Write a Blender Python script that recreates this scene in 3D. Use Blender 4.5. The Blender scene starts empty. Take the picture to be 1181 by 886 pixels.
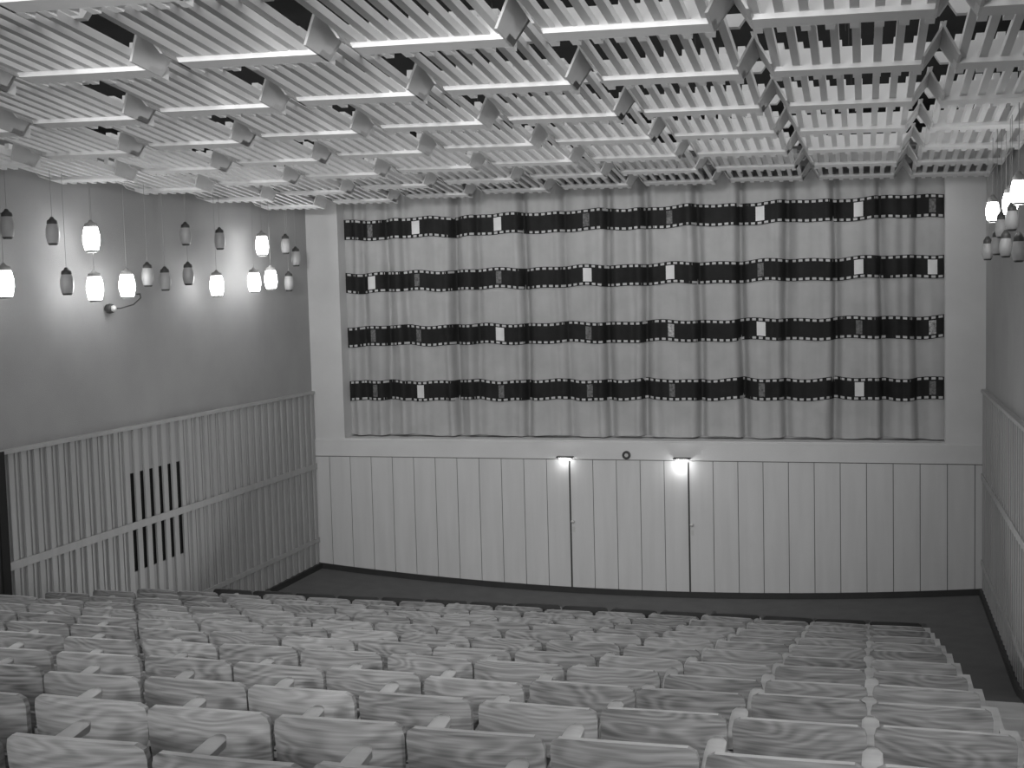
import bpy, math, random
from mathutils import Matrix, Vector
random.seed(7)
scene=bpy.context.scene
try:
    scene.view_settings.view_transform='Standard'
except Exception: pass

# ------------------------------------------------------------------ helpers
class MB:
    def __init__(s): s.v=[]; s.f=[]; s.m=[]; s.sm=[]
    def quad(s,a,b,c,d,m=0,smooth=False):
        i=len(s.v); s.v+=[a,b,c,d]; s.f.append((i,i+1,i+2,i+3)); s.m.append(m); s.sm.append(smooth)
    def box(s,x0,x1,y0,y1,z0,z1,m=0):
        s.hexa([(x0,y0,z0),(x1,y0,z0),(x1,y1,z0),(x0,y1,z0),(x0,y0,z1),(x1,y0,z1),(x1,y1,z1),(x0,y1,z1)],m)
    def hexa(s,p,m=0):
        i=len(s.v); s.v+=list(p)
        for f in ((0,3,2,1),(4,5,6,7),(0,1,5,4),(1,2,6,5),(2,3,7,6),(3,0,4,7)):
            s.f.append(tuple(i+k for k in f)); s.m.append(m); s.sm.append(False)
    def grid(s,P,m=0,smooth=True,flip=False):
        i=len(s.v); R=len(P); C=len(P[0])
        for r in P: s.v+=list(r)
        for r in range(R-1):
            for c in range(C-1):
                q=(i+r*C+c,i+r*C+c+1,i+(r+1)*C+c+1,i+(r+1)*C+c)
                s.f.append(q[::-1] if flip else q); s.m.append(m); s.sm.append(smooth)
    def lathe(s,cx,cy,cz,prof,n=16,m=0,axis='Z'):
        P=[]
        for r,z in prof:
            row=[]
            for k in range(n+1):
                a=2*math.pi*k/n
                if axis=='Z': row.append((cx+r*math.cos(a),cy+r*math.sin(a),cz+z))
                else: row.append((cx+r*math.cos(a),cy+z,cz+r*math.sin(a)))
            P.append(row)
        s.grid(P,m,True)
    def tube(s,pts,r,n=8,m=0):
        P=[]
        for k,p in enumerate(pts):
            p=Vector(p); a=Vector(pts[max(0,k-1)]); b=Vector(pts[min(len(pts)-1,k+1)])
            t=(b-a).normalized(); u=t.cross(Vector((0.13,0.2,1)))
            if u.length<1e-3: u=t.cross(Vector((1,0,0)))
            u.normalize(); w=t.cross(u)
            P.append([tuple(p+u*r*math.cos(2*math.pi*j/n)+w*r*math.sin(2*math.pi*j/n)) for j in range(n+1)])
        s.grid(P,m,True)
    def mesh(s,name,mats):
        me=bpy.data.meshes.new(name); me.from_pydata([tuple(v) for v in s.v],[],s.f)
        for m in mats: me.materials.append(m)
        me.polygons.foreach_set('material_index',s.m); me.polygons.foreach_set('use_smooth',s.sm)
        me.update(); return me
    def obj(s,name,mats,parent=None,loc=(0,0,0)):
        return link(name,s.mesh(name,mats),parent,loc)
def link(name,data,parent=None,loc=(0,0,0)):
    o=bpy.data.objects.new(name,data); bpy.context.collection.objects.link(o); o.location=loc
    if parent: o.parent=parent
    return o
def bevel(o,w,seg=2):
    b=o.modifiers.new('bev','BEVEL'); b.width=w; b.segments=seg; b.limit_method='ANGLE'

def mat(name,g,rough=0.7,noise=0.0,nscale=3.0,bump=0.0,bscale=60,emis=0,spec=0.3,stretch=None):
    m=bpy.data.materials.new(name); m.use_nodes=True; nt=m.node_tree; n=nt.nodes; b=n['Principled BSDF']
    b.inputs['Base Color'].default_value=(g,g,g*0.985,1); b.inputs['Roughness'].default_value=rough
    b.inputs['Specular IOR Level'].default_value=spec
    tc=n.new('ShaderNodeTexCoord')
    vec=tc.outputs['Object']
    if stretch:
        mp=n.new('ShaderNodeMapping'); mp.inputs['Scale'].default_value=stretch
        nt.links.new(vec,mp.inputs[0]); vec=mp.outputs[0]
    if noise>0:
        t=n.new('ShaderNodeTexNoise'); t.inputs['Scale'].default_value=nscale; t.inputs['Detail'].default_value=6
        nt.links.new(vec,t.inputs['Vector'])
        r=n.new('ShaderNodeMapRange'); r.inputs['From Min'].default_value=.3; r.inputs['From Max'].default_value=.7
        r.inputs['To Min'].default_value=g*(1-noise); r.inputs['To Max'].default_value=g*(1+noise)
        nt.links.new(t.outputs['Fac'],r.inputs['Value']); nt.links.new(r.outputs[0],b.inputs['Base Color'])
    if bump>0:
        t=n.new('ShaderNodeTexNoise'); t.inputs['Scale'].default_value=bscale; t.inputs['Detail'].default_value=3
        nt.links.new(vec,t.inputs['Vector'])
        bp=n.new('ShaderNodeBump'); bp.inputs['Strength'].default_value=bump; bp.inputs['Distance'].default_value=0.01
        nt.links.new(t.outputs['Fac'],bp.inputs['Height']); nt.links.new(bp.outputs[0],b.inputs['Normal'])
    if emis:
        b.inputs['Emission Color'].default_value=(1,1,1,1); b.inputs['Emission Strength'].default_value=emis
    return m

def woodmat(name,lo,hi,scale=5.0,rough=0.6):
    m=bpy.data.materials.new(name); m.use_nodes=True; nt=m.node_tree; n=nt.nodes; b=n['Principled BSDF']; L=nt.links.new
    b.inputs['Roughness'].default_value=rough; b.inputs['Specular IOR Level'].default_value=.25
    tc=n.new('ShaderNodeTexCoord'); oi=n.new('ShaderNodeObjectInfo')
    sc=n.new('ShaderNodeVectorMath'); sc.operation='SCALE'; sc.inputs[0].default_value=(31,17,23); L(oi.outputs['Random'],sc.inputs['Scale'])
    ad=n.new('ShaderNodeVectorMath'); ad.operation='ADD'; L(tc.outputs['Object'],ad.inputs[0]); L(sc.outputs[0],ad.inputs[1])
    mp=n.new('ShaderNodeMapping'); mp.inputs['Scale'].default_value=(1.0,1.0,4.0); L(ad.outputs[0],mp.inputs[0])
    w=n.new('ShaderNodeTexNoise'); w.inputs['Scale'].default_value=1.3; w.inputs['Detail'].default_value=2.0; L(mp.outputs[0],w.inputs['Vector'])
    mu=n.new('ShaderNodeMath'); mu.operation='MULTIPLY'; mu.inputs[1].default_value=scale*20; L(w.outputs['Fac'],mu.inputs[0])
    si=n.new('ShaderNodeMath'); si.operation='SINE'; L(mu.outputs[0],si.inputs[0])
    mf=n.new('ShaderNodeMapping'); mf.inputs['Scale'].default_value=(.25,1.0,6); L(ad.outputs[0],mf.inputs[0])
    f=n.new('ShaderNodeTexNoise'); f.inputs['Scale'].default_value=14; f.inputs['Detail'].default_value=6; L(mf.outputs[0],f.inputs['Vector'])
    a=n.new('ShaderNodeMath'); a.operation='MULTIPLY_ADD'; a.inputs[1].default_value=.12; L(si.outputs[0],a.inputs[0]); L(f.outputs['Fac'],a.inputs[2])
    a2=n.new('ShaderNodeMath'); a2.operation='MULTIPLY_ADD'; a2.inputs[1].default_value=.28; L(oi.outputs['Random'],a2.inputs[0]); L(a.outputs[0],a2.inputs[2])
    r=n.new('ShaderNodeMapRange'); r.inputs['From Min'].default_value=.25; r.inputs['From Max'].default_value=1.0
    r.inputs['To Min'].default_value=lo; r.inputs['To Max'].default_value=hi; L(a2.outputs[0],r.inputs['Value'])
    L(r.outputs[0],b.inputs['Base Color'])
    return m

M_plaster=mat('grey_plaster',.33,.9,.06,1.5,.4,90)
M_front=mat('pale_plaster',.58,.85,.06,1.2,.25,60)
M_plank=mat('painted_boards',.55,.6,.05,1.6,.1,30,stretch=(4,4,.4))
M_dark=mat('dark_gap',.02,.9)
M_gap=mat('board_joint',.14,.9)
M_floor=mat('dark_carpet',.12,.95,.08,4)
M_base=mat('dark_baseboard',.035,.5,.1,4)
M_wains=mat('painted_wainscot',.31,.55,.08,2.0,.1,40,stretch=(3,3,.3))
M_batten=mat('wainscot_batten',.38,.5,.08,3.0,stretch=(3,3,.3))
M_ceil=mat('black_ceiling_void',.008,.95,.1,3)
M_slat=mat('white_slat_paint',.76,.7,.05,2.0)
M_cheek=mat('grey_panel_end',.60,.8,.1,2.5)  # white slat paint made greyer, shade put into the end boards' colour
M_curt=mat('curtain_fabric',.41,.95,.08,3,.25,160)
M_film=mat('film_black',.015,.8,.2,6)
M_filmw=mat('film_white',.70,.8,.05,8)
M_sprk=mat('film_perforation',.50,.8,.1,8)
M_filmg=mat('film_grey',.14,.8,.5,30)
M_metal=mat('dark_metal',.05,.4)
M_cord=mat('lamp_cord',.28,.6)
M_chrome=mat('knob_metal',.5,.3)
M_glass=mat('opal_glass_off',.33,.3,.08,9)
M_lit=mat('opal_glass_lit',.9,.4,emis=12.0)
M_wood=woodmat('plywood_grain',.09,.33)
M_woodl=woodmat('pale_beech',.26,.42,2.0)
M_seatd=mat('dark_seat_leatherette',.035,.55,.2,6)  # dark tone of the front row seats

XL,XR,YF,YB=-8.80,1.62,18.3,-3.0
ZC=2.05
# ------------------------------------------------------------------ floor
def ztop(y): return -1.50-0.2145*(y-3.9)
def dip(x): return -0.24*(1-((x+3.6)/5.2)**2)
def zf(x,y):
    z=max(-4.45,ztop(y)-0.82)
    t=min(1,max(0,(y-14)/3.0)); t=t*t*(3-2*t)
    return z+t*dip(x)
b=MB()
P=[]
ys=[YB+i*0.355 for i in range(int((YF+.4-YB)/0.355)+2)]
xs=[XL-.1+i*(XR-XL+.2)/26 for i in range(27)]
for y in ys: P.append([(x,y,zf(x,y)) for x in xs])
b.grid(P,0,True)
b.obj('floor',[M_floor])
# ------------------------------------------------------------------ ceiling void
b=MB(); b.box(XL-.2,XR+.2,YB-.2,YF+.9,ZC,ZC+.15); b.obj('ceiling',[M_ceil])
# ------------------------------------------------------------------ front wall
b=MB()
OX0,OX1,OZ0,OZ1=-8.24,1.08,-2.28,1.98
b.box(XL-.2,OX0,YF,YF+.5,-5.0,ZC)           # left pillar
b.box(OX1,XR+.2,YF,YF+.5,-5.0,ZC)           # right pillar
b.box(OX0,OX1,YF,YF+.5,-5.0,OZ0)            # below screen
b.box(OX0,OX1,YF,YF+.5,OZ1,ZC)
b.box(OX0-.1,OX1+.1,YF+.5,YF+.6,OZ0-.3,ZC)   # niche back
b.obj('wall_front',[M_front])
# raised apron band under the screen
b=MB(); b.box(XL,XR,YF-.035,YF,-2.575,-2.30); o=b.obj('trim_1',[M_front]); bevel(o,.008)
# plank cladding with shadow gaps
b=MB()
pitch=.37
k=[-4.445+pitch*i for i in range(-12,18)]
k=[e for e in k if XL<e<XR]
k=[XL]+k+[XR]
for a,c in zip(k[:-1],k[1:]):
    if c-a<.05: continue
    g0=.005; g1=.005
    b.box(a+g0,c-g1,YF-.03,YF-.004,-4.86,-2.585)
b.box(XL,XR,YF-.014,YF-.002,-4.9,-2.57,1)
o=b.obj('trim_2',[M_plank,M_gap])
# doors: frame lines, knob, hinges, lock plates on the flush planked doors
for i,(dx,kx) in enumerate(((-4.445,-4.40),(-2.595,-2.55))):
    b=MB()
    b.box(dx-.013,dx+.013,YF-.036,YF-.029,-4.70,-2.60,0)
    b.lathe(kx,YF-.03,-3.55,[(0,-.07),(.022,-.066),(.03,-.05),(.022,-.032),(.01,-.025),(.01,0)],14,1,'Y')
    b.box(kx-.02,kx+.02,YF-.036,YF-.03,-3.72,-3.64,1)
    b.obj('door_%d'%(i+1),[M_metal,M_chrome])
# baseboard following the floor
def baseboard(name,pts,off,h=.09):
    b=MB(); A=[];B=[];Cc=[]
    for (x,y) in pts:
        z=zf(x,y)
        A.append((x,y,z-.02)); B.append((x,y,z+h)); Cc.append((x-off[0],y-off[1],z+h))
    b.grid([A,B,Cc],0,False); return b.obj(name,[M_base])
baseboard('baseboard_front',[(XL+i*(XR-XL)/40,YF-.055) for i in range(41)],(0,-.05))
# ------------------------------------------------------------------ curtain with film strips
cre=[-7.95,-7.55,-7.2,-6.35,-5.98,-5.2,-4.5,-3.85,-3.27,-2.45,-1.8,-1.15,-.45,.22,.72]
dep=[.05,.08,.06,.12,.05,.10,.07,.11,.11,.10,.13,.10,.12,.10,.06]
CY=YF+.28
def cy(x,z):
    y=CY+.018*math.sin(x*9+1.6*math.sin(x*1.7)+.3*math.sin(z))+.008*math.sin(x*23+1)+.004*math.sin(x*41+z*.4)
    y+=.025*math.sin(x*2.3+.8*z)*math.sin(x*13+.5*z)
    for i,(c,d) in enumerate(zip(cre,dep)):
        cc=c+.025*math.sin(z*1.1+i*1.7); t=x-cc
        w=.035 if t<0 else .09
        y+=d*1.35*math.exp(-(t/w)**2)-.05*math.exp(-((t+.11)/.06)**2)
    return y
nx=470; X0,X1=OX0+.0,OX1-.0
cx=[X0+(X1-X0)*i/nx for i in range(nx+1)]
b=MB()
zz=[OZ0+.03+(OZ1-OZ0-.03)*i/24 for i in range(25)]
b.grid([[(x,cy(x,z),z+(.012*math.sin(x*5) if j==0 else 0)) for x in cx] for j,z in enumerate(zz)],0,True)
strips=[1.12,.26,-.62,-1.52]
def wob(x,s): return .012*math.sin(x*4.3+s)+.010*math.sin(x*9.1+2*s)
def patch(x0,x1,zc,h,m,o,s,dx=.02):
    n=max(1,int(round((x1-x0)/dx))); rows=[]
    for t in (-.5,.5):
        rows.append([(x0+(x1-x0)*i/n, cy(x0+(x1-x0)*i/n,zc)-o, zc+t*h+wob(x0+(x1-x0)*i/n,s)) for i in range(n+1)])
    b.grid(rows,m,True)
cols=[-7.77,-6.99,-5.6,-4.16,-2.87,-1.51,-.10,.92]
fr=[['g','w','w','g','g','w','w','g'],
    ['w','g','g','w','w','g','w','w'],
    ['g','g','w','g','l','w','g','l'],
    ['g','w','g','g','g','g','w','g']]
for s,zc in enumerate(strips):
    patch(X0,X1,zc,.33,1,.014,s)
    n=int((X1-X0)/.098)
    for i in range(n):
        xx=X0+.03+i*.098
        for t in (-1,1): patch(xx,xx+.058,zc+t*.137,.034,5,.018,s,.03)
    for c,x in enumerate(cols):
        k=fr[s][c]
        if k=='w': patch(x-.065,x+.065,zc,.21,2,.020,s)
        elif k=='l': patch(x-.05,x+.05,zc,.2,4,.020,s)
        else: patch(x-.045,x+.045,zc,.2,3,.020,s)
M_filml=mat('film_light_grey',.4,.8,.6,25)
b.obj('stage_curtain',[M_curt,M_film,M_filmw,M_filmg,M_filml,M_sprk])
# ------------------------------------------------------------------ side walls
VY0,VY1,VZ0,VZ1=12.94,14.20,-3.33,-2.09
for side in ('left','right'):
    sg=1 if side=='left' else -1
    X=XL if side=='left' else XR
    b=MB()
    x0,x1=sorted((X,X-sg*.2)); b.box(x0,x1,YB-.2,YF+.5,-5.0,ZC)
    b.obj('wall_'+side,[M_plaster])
    # wainscot
    b=MB()
    def bx(d0,d1,y0,y1,z0,z1,m=0):
        a,c=sorted((X+sg*d0,X+sg*d1)); b.box(a,c,y0,y1,z0,z1,m)
    P_=.21
    ylist=[]
    y=VY0
    while y<YF-.03: ylist.append(y); y+=P_
    y=VY0-P_
    while y>YB: ylist.append(y); y-=P_
    for y in sorted(ylist):
        vent = side=='left' and VY0-.01<=y<VY1-.1
        y2=min(y+P_,YF-.035)
        if vent:
            bx(.0,.025,y,y2,-4.9,VZ0); bx(.0,.025,y,y2,VZ1,-1.55); bx(.0,.004,y,y2,VZ0,VZ1,2)
        else: bx(.0,.025,y,y2,-4.9,-1.55)
        w_=.05 if vent else .04
        bx(.025,.05,y-w_,y+w_,-4.9,-1.54,1)
        if not vent: bx(.025,.034,y+.090,y+.12,-4.9,-1.55,1)
    bx(.0,.07,YB,YF-.035,-1.545,-1.50,1)
    bx(.048,.065,YB,YF-.035,-2.79,-2.70,1)
    bx(.048,.065,YB,YF-.035,-4.01,-3.94,1)
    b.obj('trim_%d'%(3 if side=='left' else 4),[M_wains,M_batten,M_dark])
    baseboard('baseboard_'+side,[(X+sg*.09,YB+i*(YF-YB)/60) for i in range(61)],(sg*.05,0))
b=MB(); b.box(XL-.2,XR+.2,YB-.2,YB,-5,ZC); b.obj('wall_back',[M_plaster])
# side door, dark leaf (left wall)
b=MB(); b.box(XL+.06,XL+.10,9.65,10.62,zf(-8,9.6)-.1,-1.56,0); b.box(XL+.10,XL+.12,10.54,10.66,zf(-8,10.7)-.1,-1.50,1)
b.box(XL+.10,XL+.12,9.60,9.70,zf(-8,9.6)-.2,-1.50,1)
b.obj('door_3',[M_metal,M_dark])
# ------------------------------------------------------------------ suspended slatted ceiling baffles
NC=9; cp=(XR-XL)/NC; rp=1.64
tray=MB()
hw=cp/2+.02; inset=.12; H=.18; Ly=rp-.02
def beam(y0,y1,h0,h1,dz=0):
    a=hw-inset*(1-h0/H); c=hw-inset*(1-h1/H)
    tray.hexa([(-a,y0,h0+dz),(a,y0,h0+dz),(a,y1,h0+dz),(-a,y1,h0+dz),(-c,y0,h1+dz),(c,y0,h1+dz),(c,y1,h1+dz),(-c,y1,h1+dz)],0)
# local y: 0 = far edge (towards the stage), -Ly = near edge; z=0 bottom
beam(-.24,-.09,0,.03)          # broad bottom rail
beam(-.12,-.09,.03,H)         # upright fascia board
beam(-.98,-.93,.080,H-.02)
# slats front to back
ns=8
for i in range(ns):
    x=-hw+inset+.03+(2*hw-2*inset-.06)*i/(ns-1)
    tray.box(x-.025,x+.025,-Ly,0,.03,.08,0)
    tray.box(x-.025,x+.025,-.088,0,.0,.03,0)
# sloped ends
for sgn in (-1,1):
    a=hw-inset; c=hw; t=.016
    ya,yb=-.42,-.09
    tray.hexa([(sgn*(a-t),ya,0.0),(sgn*a,ya,0.0),(sgn*a,yb,0),(sgn*(a-t),yb,0),
               (sgn*(c-t),ya-.12,H),(sgn*c,ya-.12,H),(sgn*c,yb,H),(sgn*(c-t),yb,H)],1)
tm=tray.mesh('slatted_tray',[M_slat,M_cheek])
ce=link('suspended_slatted_ceiling',None)
for r in range(12):
    yf=16.82-r*rp
    for c in range(NC):
        x=XL+cp*(c+.5)
        z=1.34+.10*(1-((x+3.6)/5.2)**2)
        o=link('slatted_tray_%d_%d'%(r,c),tm,ce,(x,yf,z))
        o.rotation_euler=(math.radians(-6.5),math.radians(1.6),0)
b=MB()
for r in range(12):
    for c in range(NC):
        x=XL+cp*(c+.5); y=16.77-r*rp-.5
        b.tube([(x,y,1.6),(x,y,ZC)],.002,6)
b.obj('hanger_rods',[M_metal],ce)
# ------------------------------------------------------------------ theatre seats
PX=.527
def shell(s,w,z0,z1,y0,lean,sag,t,m,n=14,rows=9,rc=.05,crown=.012):
    F=[];Bk=[]
    for j in range(rows+1):
        v=j/rows; v=1-(1-v)**1.5; z=z0+(z1-z0)*v
        f=[];k=[]
        for i in range(n+1):
            u=-1+2*i/n
            hwid=w/2-.012*(1-v)
            dz=(z1-z)
            if dz<rc: hwid-=(rc-math.sqrt(max(0,rc*rc-(rc-dz)**2)))*.7
            db=z-z0
            if db<rc*.6: hwid-=(rc*.6-math.sqrt(max(0,(rc*.6)**2-(rc*.6-db)**2)))
            x=u*hwid; 
            zz=z+crown*(1-u*u)*v
            y=y0-lean*(z-z0)+sag*(x/(w/2))**2-.015*math.sin(v*math.pi)
            f.append((x,y+t,zz)); k.append((x,y,zz))
        F.append(f);Bk.append(k)
    s.grid(F,m,True,False); s.grid(Bk,m,True,True)
    s.grid([F[-1],Bk[-1]],3,False); s.grid([Bk[0],F[0]],m,False)  # top edge takes the paler slot, its highlight put into the colour
    s.grid([[r[0] for r in Bk],[r[0] for r in F]],m,False,True); s.grid([[r[-1] for r in Bk],[r[-1] for r in F]],m,False)
def make_seat(name,mw,ma):
    s=MB()
    shell(s,.512,.36,.82,.0,.16,.045,.024,0)
    P0=[];P1=[]
    for j in range(7):
        v=j/6
        z=.38+.26*v; y=.13+.10*v+.02*math.sin(v*3.1)
        P0.append([(-.215+.43*i/8,y+.012*math.cos((i-4)/4*1.5),z) for i in range(9)])
        P1.append([(-.215+.43*i/8,y+.022+.012*math.cos((i-4)/4*1.5),z) for i in range(9)])
    s.grid(P0,0,True,True); s.grid(P1,0,True); s.grid([P0[-1],P1[-1]],0,False); s.grid([P1[0],P0[0]],0,False)
    s.grid([[r[0] for r in P0],[r[0] for r in P1]],0,False); s.grid([[r[-1] for r in P0],[r[-1] for r in P1]],0,False)
    s.hexa([(-.275,.02,0),(-.252,.02,0),(-.252,.32,0),(-.275,.32,0),(-.275,.02,.03),(-.252,.02,.03),(-.252,.32,.03),(-.275,.32,.03)],2)
    s.hexa([(-.272,.10,.03),(-.255,.10,.03),(-.255,.20,.03),(-.272,.20,.03),(-.272,.02,.66),(-.255,.02,.66),(-.255,.30,.67),(-.272,.30,.67)],2)
    s.box(-.262,.262,.10,.13,.36,.40,2)
    # armrest: flat shaped board with rounded nose
    top=[];bot=[]
    pr=[(0,.018),(.02,.024),(.15,.030),(.27,.036),(.36,.034),(.385,.022),(.39,.0)]
    for (yy,hw_) in pr:
        zt=.678+.035*(yy/.35)
        top.append([(-.2635-hw_,yy,zt-.006),(-.2635-hw_*.7,yy,zt),(-.2635+hw_*.7,yy,zt),(-.2635+hw_,yy,zt-.006)])
        bot.append([(-.2635-hw_,yy,zt-.030),(-.2635+hw_,yy,zt-.030)])
    s.grid(top,1,True); s.grid(bot,1,True,True)
    s.grid([[r[0] for r in top],[r[0] for r in bot]],1,True); s.grid([[r[-1] for r in bot],[r[-1] for r in top]],1,True)
    s.quad(top[0][0],top[0][-1],bot[0][-1],bot[0][0],1)
    return s.mesh(name,[mw,ma,M_metal,ma])
seat_w=make_seat('wood_theatre_seat',M_wood,M_woodl)
seat_d=make_seat('dark_theatre_seat',M_seatd,M_base)
rows=[12.5-.777*i for i in range(14)]
for ri,y in enumerate(rows):
    n=15 if ri==0 else 16
    e=link('theatre_seat_row',None,None,(0,y,ztop(y)-.82))
    for i in range(n):
        x=.535-PX*(i+.5)
        o=link('seat_%d'%(i+1),seat_d if ri==0 else seat_w,e,(x,random.uniform(-.01,.01),random.uniform(-.008,.008)))
        o.rotation_euler=(random.uniform(-.02,.025),random.uniform(-.012,.012),random.uniform(-.02,.02))
    s=MB()
    s.hexa([(.53,.02,0),(.55,.02,0),(.55,.32,0),(.53,.32,0),(.53,.02,.66),(.55,.02,.66),(.55,.30,.67),(.53,.30,.67)],0)
    s.box(.505,.575,0,.38,.675,.705,1)
    o=s.obj('end_standard',[M_metal if ri==0 else M_woodl,M_base if ri==0 else M_woodl],e)
for ri in (7,8,9):
    y=rows[ri]
    s=MB()
    s.box(.56,.86,.02,.30,.56,.585,0); s.box(.56,.59,.05,.27,.20,.56,1); s.box(.57,.80,.14,.17,.50,.56,1)
    o=s.obj('folding_aisle_seat',[M_woodl,M_metal],None,(0,y,ztop(y)-.82)); bevel(o,.008)
# ------------------------------------------------------------------ pendant lamps
def pendant(x,y,z,lit,sc=1.0):
    b=MB(); h=.135*sc; r=.082*sc
    b.lathe(0,0,0,[(0,-h),(r*.6,-h),(r*.85,-h*.8),(r*1.06,-h*.2),(r*1.03,h*.35),(r*.85,h*.85),(r*.75,h)],20,0)
    b.lathe(0,0,0,[(r*.78,h*.92),(r*.82,h),(r*.75,h+.03),(.03,h+.045),(.014,h+.07),(0.0,h+.07)],20,2 if lit else 1)
    b.lathe(0,0,0,[(r*.64,-h*1.03),(r*.70,-h*.95),(r*.8,-h*.86)],20,2 if lit else 1)
    b.tube([(0,0,h+.06),(0,0,ZC-z)],.0025,6,2)
    o=b.obj('pendant_lamp',[M_lit if lit else M_glass,M_metal,M_cord],None,(x,y,z))
    if lit:
        l=bpy.data.lights.new('bulb','POINT'); l.energy=2.5; l.shadow_soft_size=.12
        lo=link('bulb',l,o,(.16 if x<-4 else -.16,0,0))
LX=-8.40
for y,z in [(10.46,.24),(11.95,.75),(11.97,.19),(12.60,.22),(14.68,.22),(16.01,.80),(15.73,.27),(16.24,.31)]: pendant(LX,y,z,True,1.08)
for y,z in [(10.55,.82),(11.27,.78),(11.47,.24),(13.04,.33),(13.42,.28),(13.95,.86),(13.97,.35),(14.81,.83),(16.76,.82),(17.09,.64),(16.82,.26)]: pendant(LX,y,z,False,.85)
RX=1.22
for y,z in [(13.11,.70),(11.58,.68),(10.95,.74)]: pendant(RX,y,z,True,.75)
for y,z in [(13.64,.32),(12.68,.35),(11.91,.31),(11.44,.53),(10.93,.25),(12.3,.5)]: pendant(RX,y,z,False,.65)
# wall spotlight with curled bracket
b=MB()
pts=[(0,0,0),(.08,.1,.0),(.16,.25,.04),(.17,.4,.12),(.1,.5,.17),(.02,.55,.17)]
b.tube(pts,.008,8,0)
b.lathe(0,0,0,[(0,-.06),(.045,-.05),(.06,0),(.045,.05),(0,.06)],14,0)
b.lathe(0.05,0,0,[(0,-.04),(.03,-.03),(.04,0),(.03,.03),(0,.04)],12,1)
b.obj('wall_bracket_lamp',[M_metal,M_chrome],None,(XL+.06,12.73,-.04))
# ------------------------------------------------------------------ door lamps + round emblem
for i,x in enumerate((-4.50,-2.68)):
    b=MB()
    b.box(x-.13,x+.13,YF-.15,YF-.035,-2.545,-2.525,0)
    b.lathe(x,YF-.10,-2.565,[(0,-.012),(.05,-.01),(.085,0),(.09,.02)],16,1)
    o=b.obj('door_lamp',[M_metal,M_lit])
    l=bpy.data.lights.new('bulb','POINT'); l.energy=(.2,2.0)[i]; l.shadow_soft_size=.04
    link('bulb',l,o,(x-.03,YF-.17,-2.66))
b=MB()
b.lathe(-3.54,YF-.03,-2.50,[(.03,0),(.03,-.03),(.065,-.03),(.065,0)],24,0,'Y')
b.lathe(-3.54,YF-.03,-2.50,[(0,-.02),(.03,-.02)],24,1,'Y')
b.obj('round_emblem',[M_metal,M_chrome])
# ------------------------------------------------------------------ light
def area(name,loc,target,sx,sy,e):
    l=bpy.data.lights.new(name,'AREA'); l.shape='RECTANGLE'; l.size=sx; l.size_y=sy; l.energy=e
    o=link(name,l,None,loc); d=Vector(target)-Vector(loc); o.rotation_euler=d.to_track_quat('-Z','Y').to_euler()
    return o
area('rear_floodlight',(-2.6,-1.8,.8),(-3.5,14,1.0),3.5,1.0,220)
area('stage_wash',(-3.6,17.5,1.6),(-3.6,18.6,-3.5),9.5,.3,35)
area('house_light',(-3.6,8.5,1.98),(-3.6,8.5,-3),9,12,240)  # added fill hidden above the trays, brightens the seat tops
area('stage_footlight',(-3.6,14.6,-3.9),(-3.6,11.0,1.4),8.0,.4,85)  # added uplight, not a real fitting, brightens the slats from below
def spot(name,loc,tgt,size,e,blend=1.0,r=.3):
    l=bpy.data.lights.new(name,'SPOT'); l.energy=e; l.spot_size=math.radians(size); l.spot_blend=blend; l.shadow_soft_size=r
    o=link(name,l,None,loc); o.rotation_euler=(Vector(tgt)-Vector(loc)).to_track_quat('-Z','Y').to_euler()
spot('projector_spot',(-1.2,-2.7,1.1),(-4.0,14,-.2),40,3900)  # added spot behind the camera, brightens the front wall
spot('wall_floodlight_a',(XL+.25,3.2,.9),(-3.2,10.5,-3.2),80,680)  # added fill out of view on the left, evens out the far seats
spot('wall_floodlight_b',(XR-.25,2.2,.9),(-4.2,10.5,-3.2),75,620)  # matching added fill on the right side, also out of view
w=bpy.data.worlds.new('World'); scene.world=w; w.use_nodes=True
w.node_tree.nodes['Background'].inputs[0].default_value=(.5,.5,.5,1); w.node_tree.nodes['Background'].inputs[1].default_value=.3
# ------------------------------------------------------------------ camera
yaw=math.radians(16.3); pt=math.radians(-4.2); roll=math.radians(-1.5)
R=Matrix.Rotation(yaw,3,'Z')@Matrix.Rotation(math.pi/2+pt,3,'X')@Matrix.Rotation(roll,3,'Z')
cd=bpy.data.cameras.new('Camera'); cam=link('Camera',cd); cam.matrix_world=R.to_4x4()
cd.sensor_fit='HORIZONTAL'; cd.sensor_width=36; cd.lens=1402/1181*36; cd.clip_start=.05
scene.camera=cam
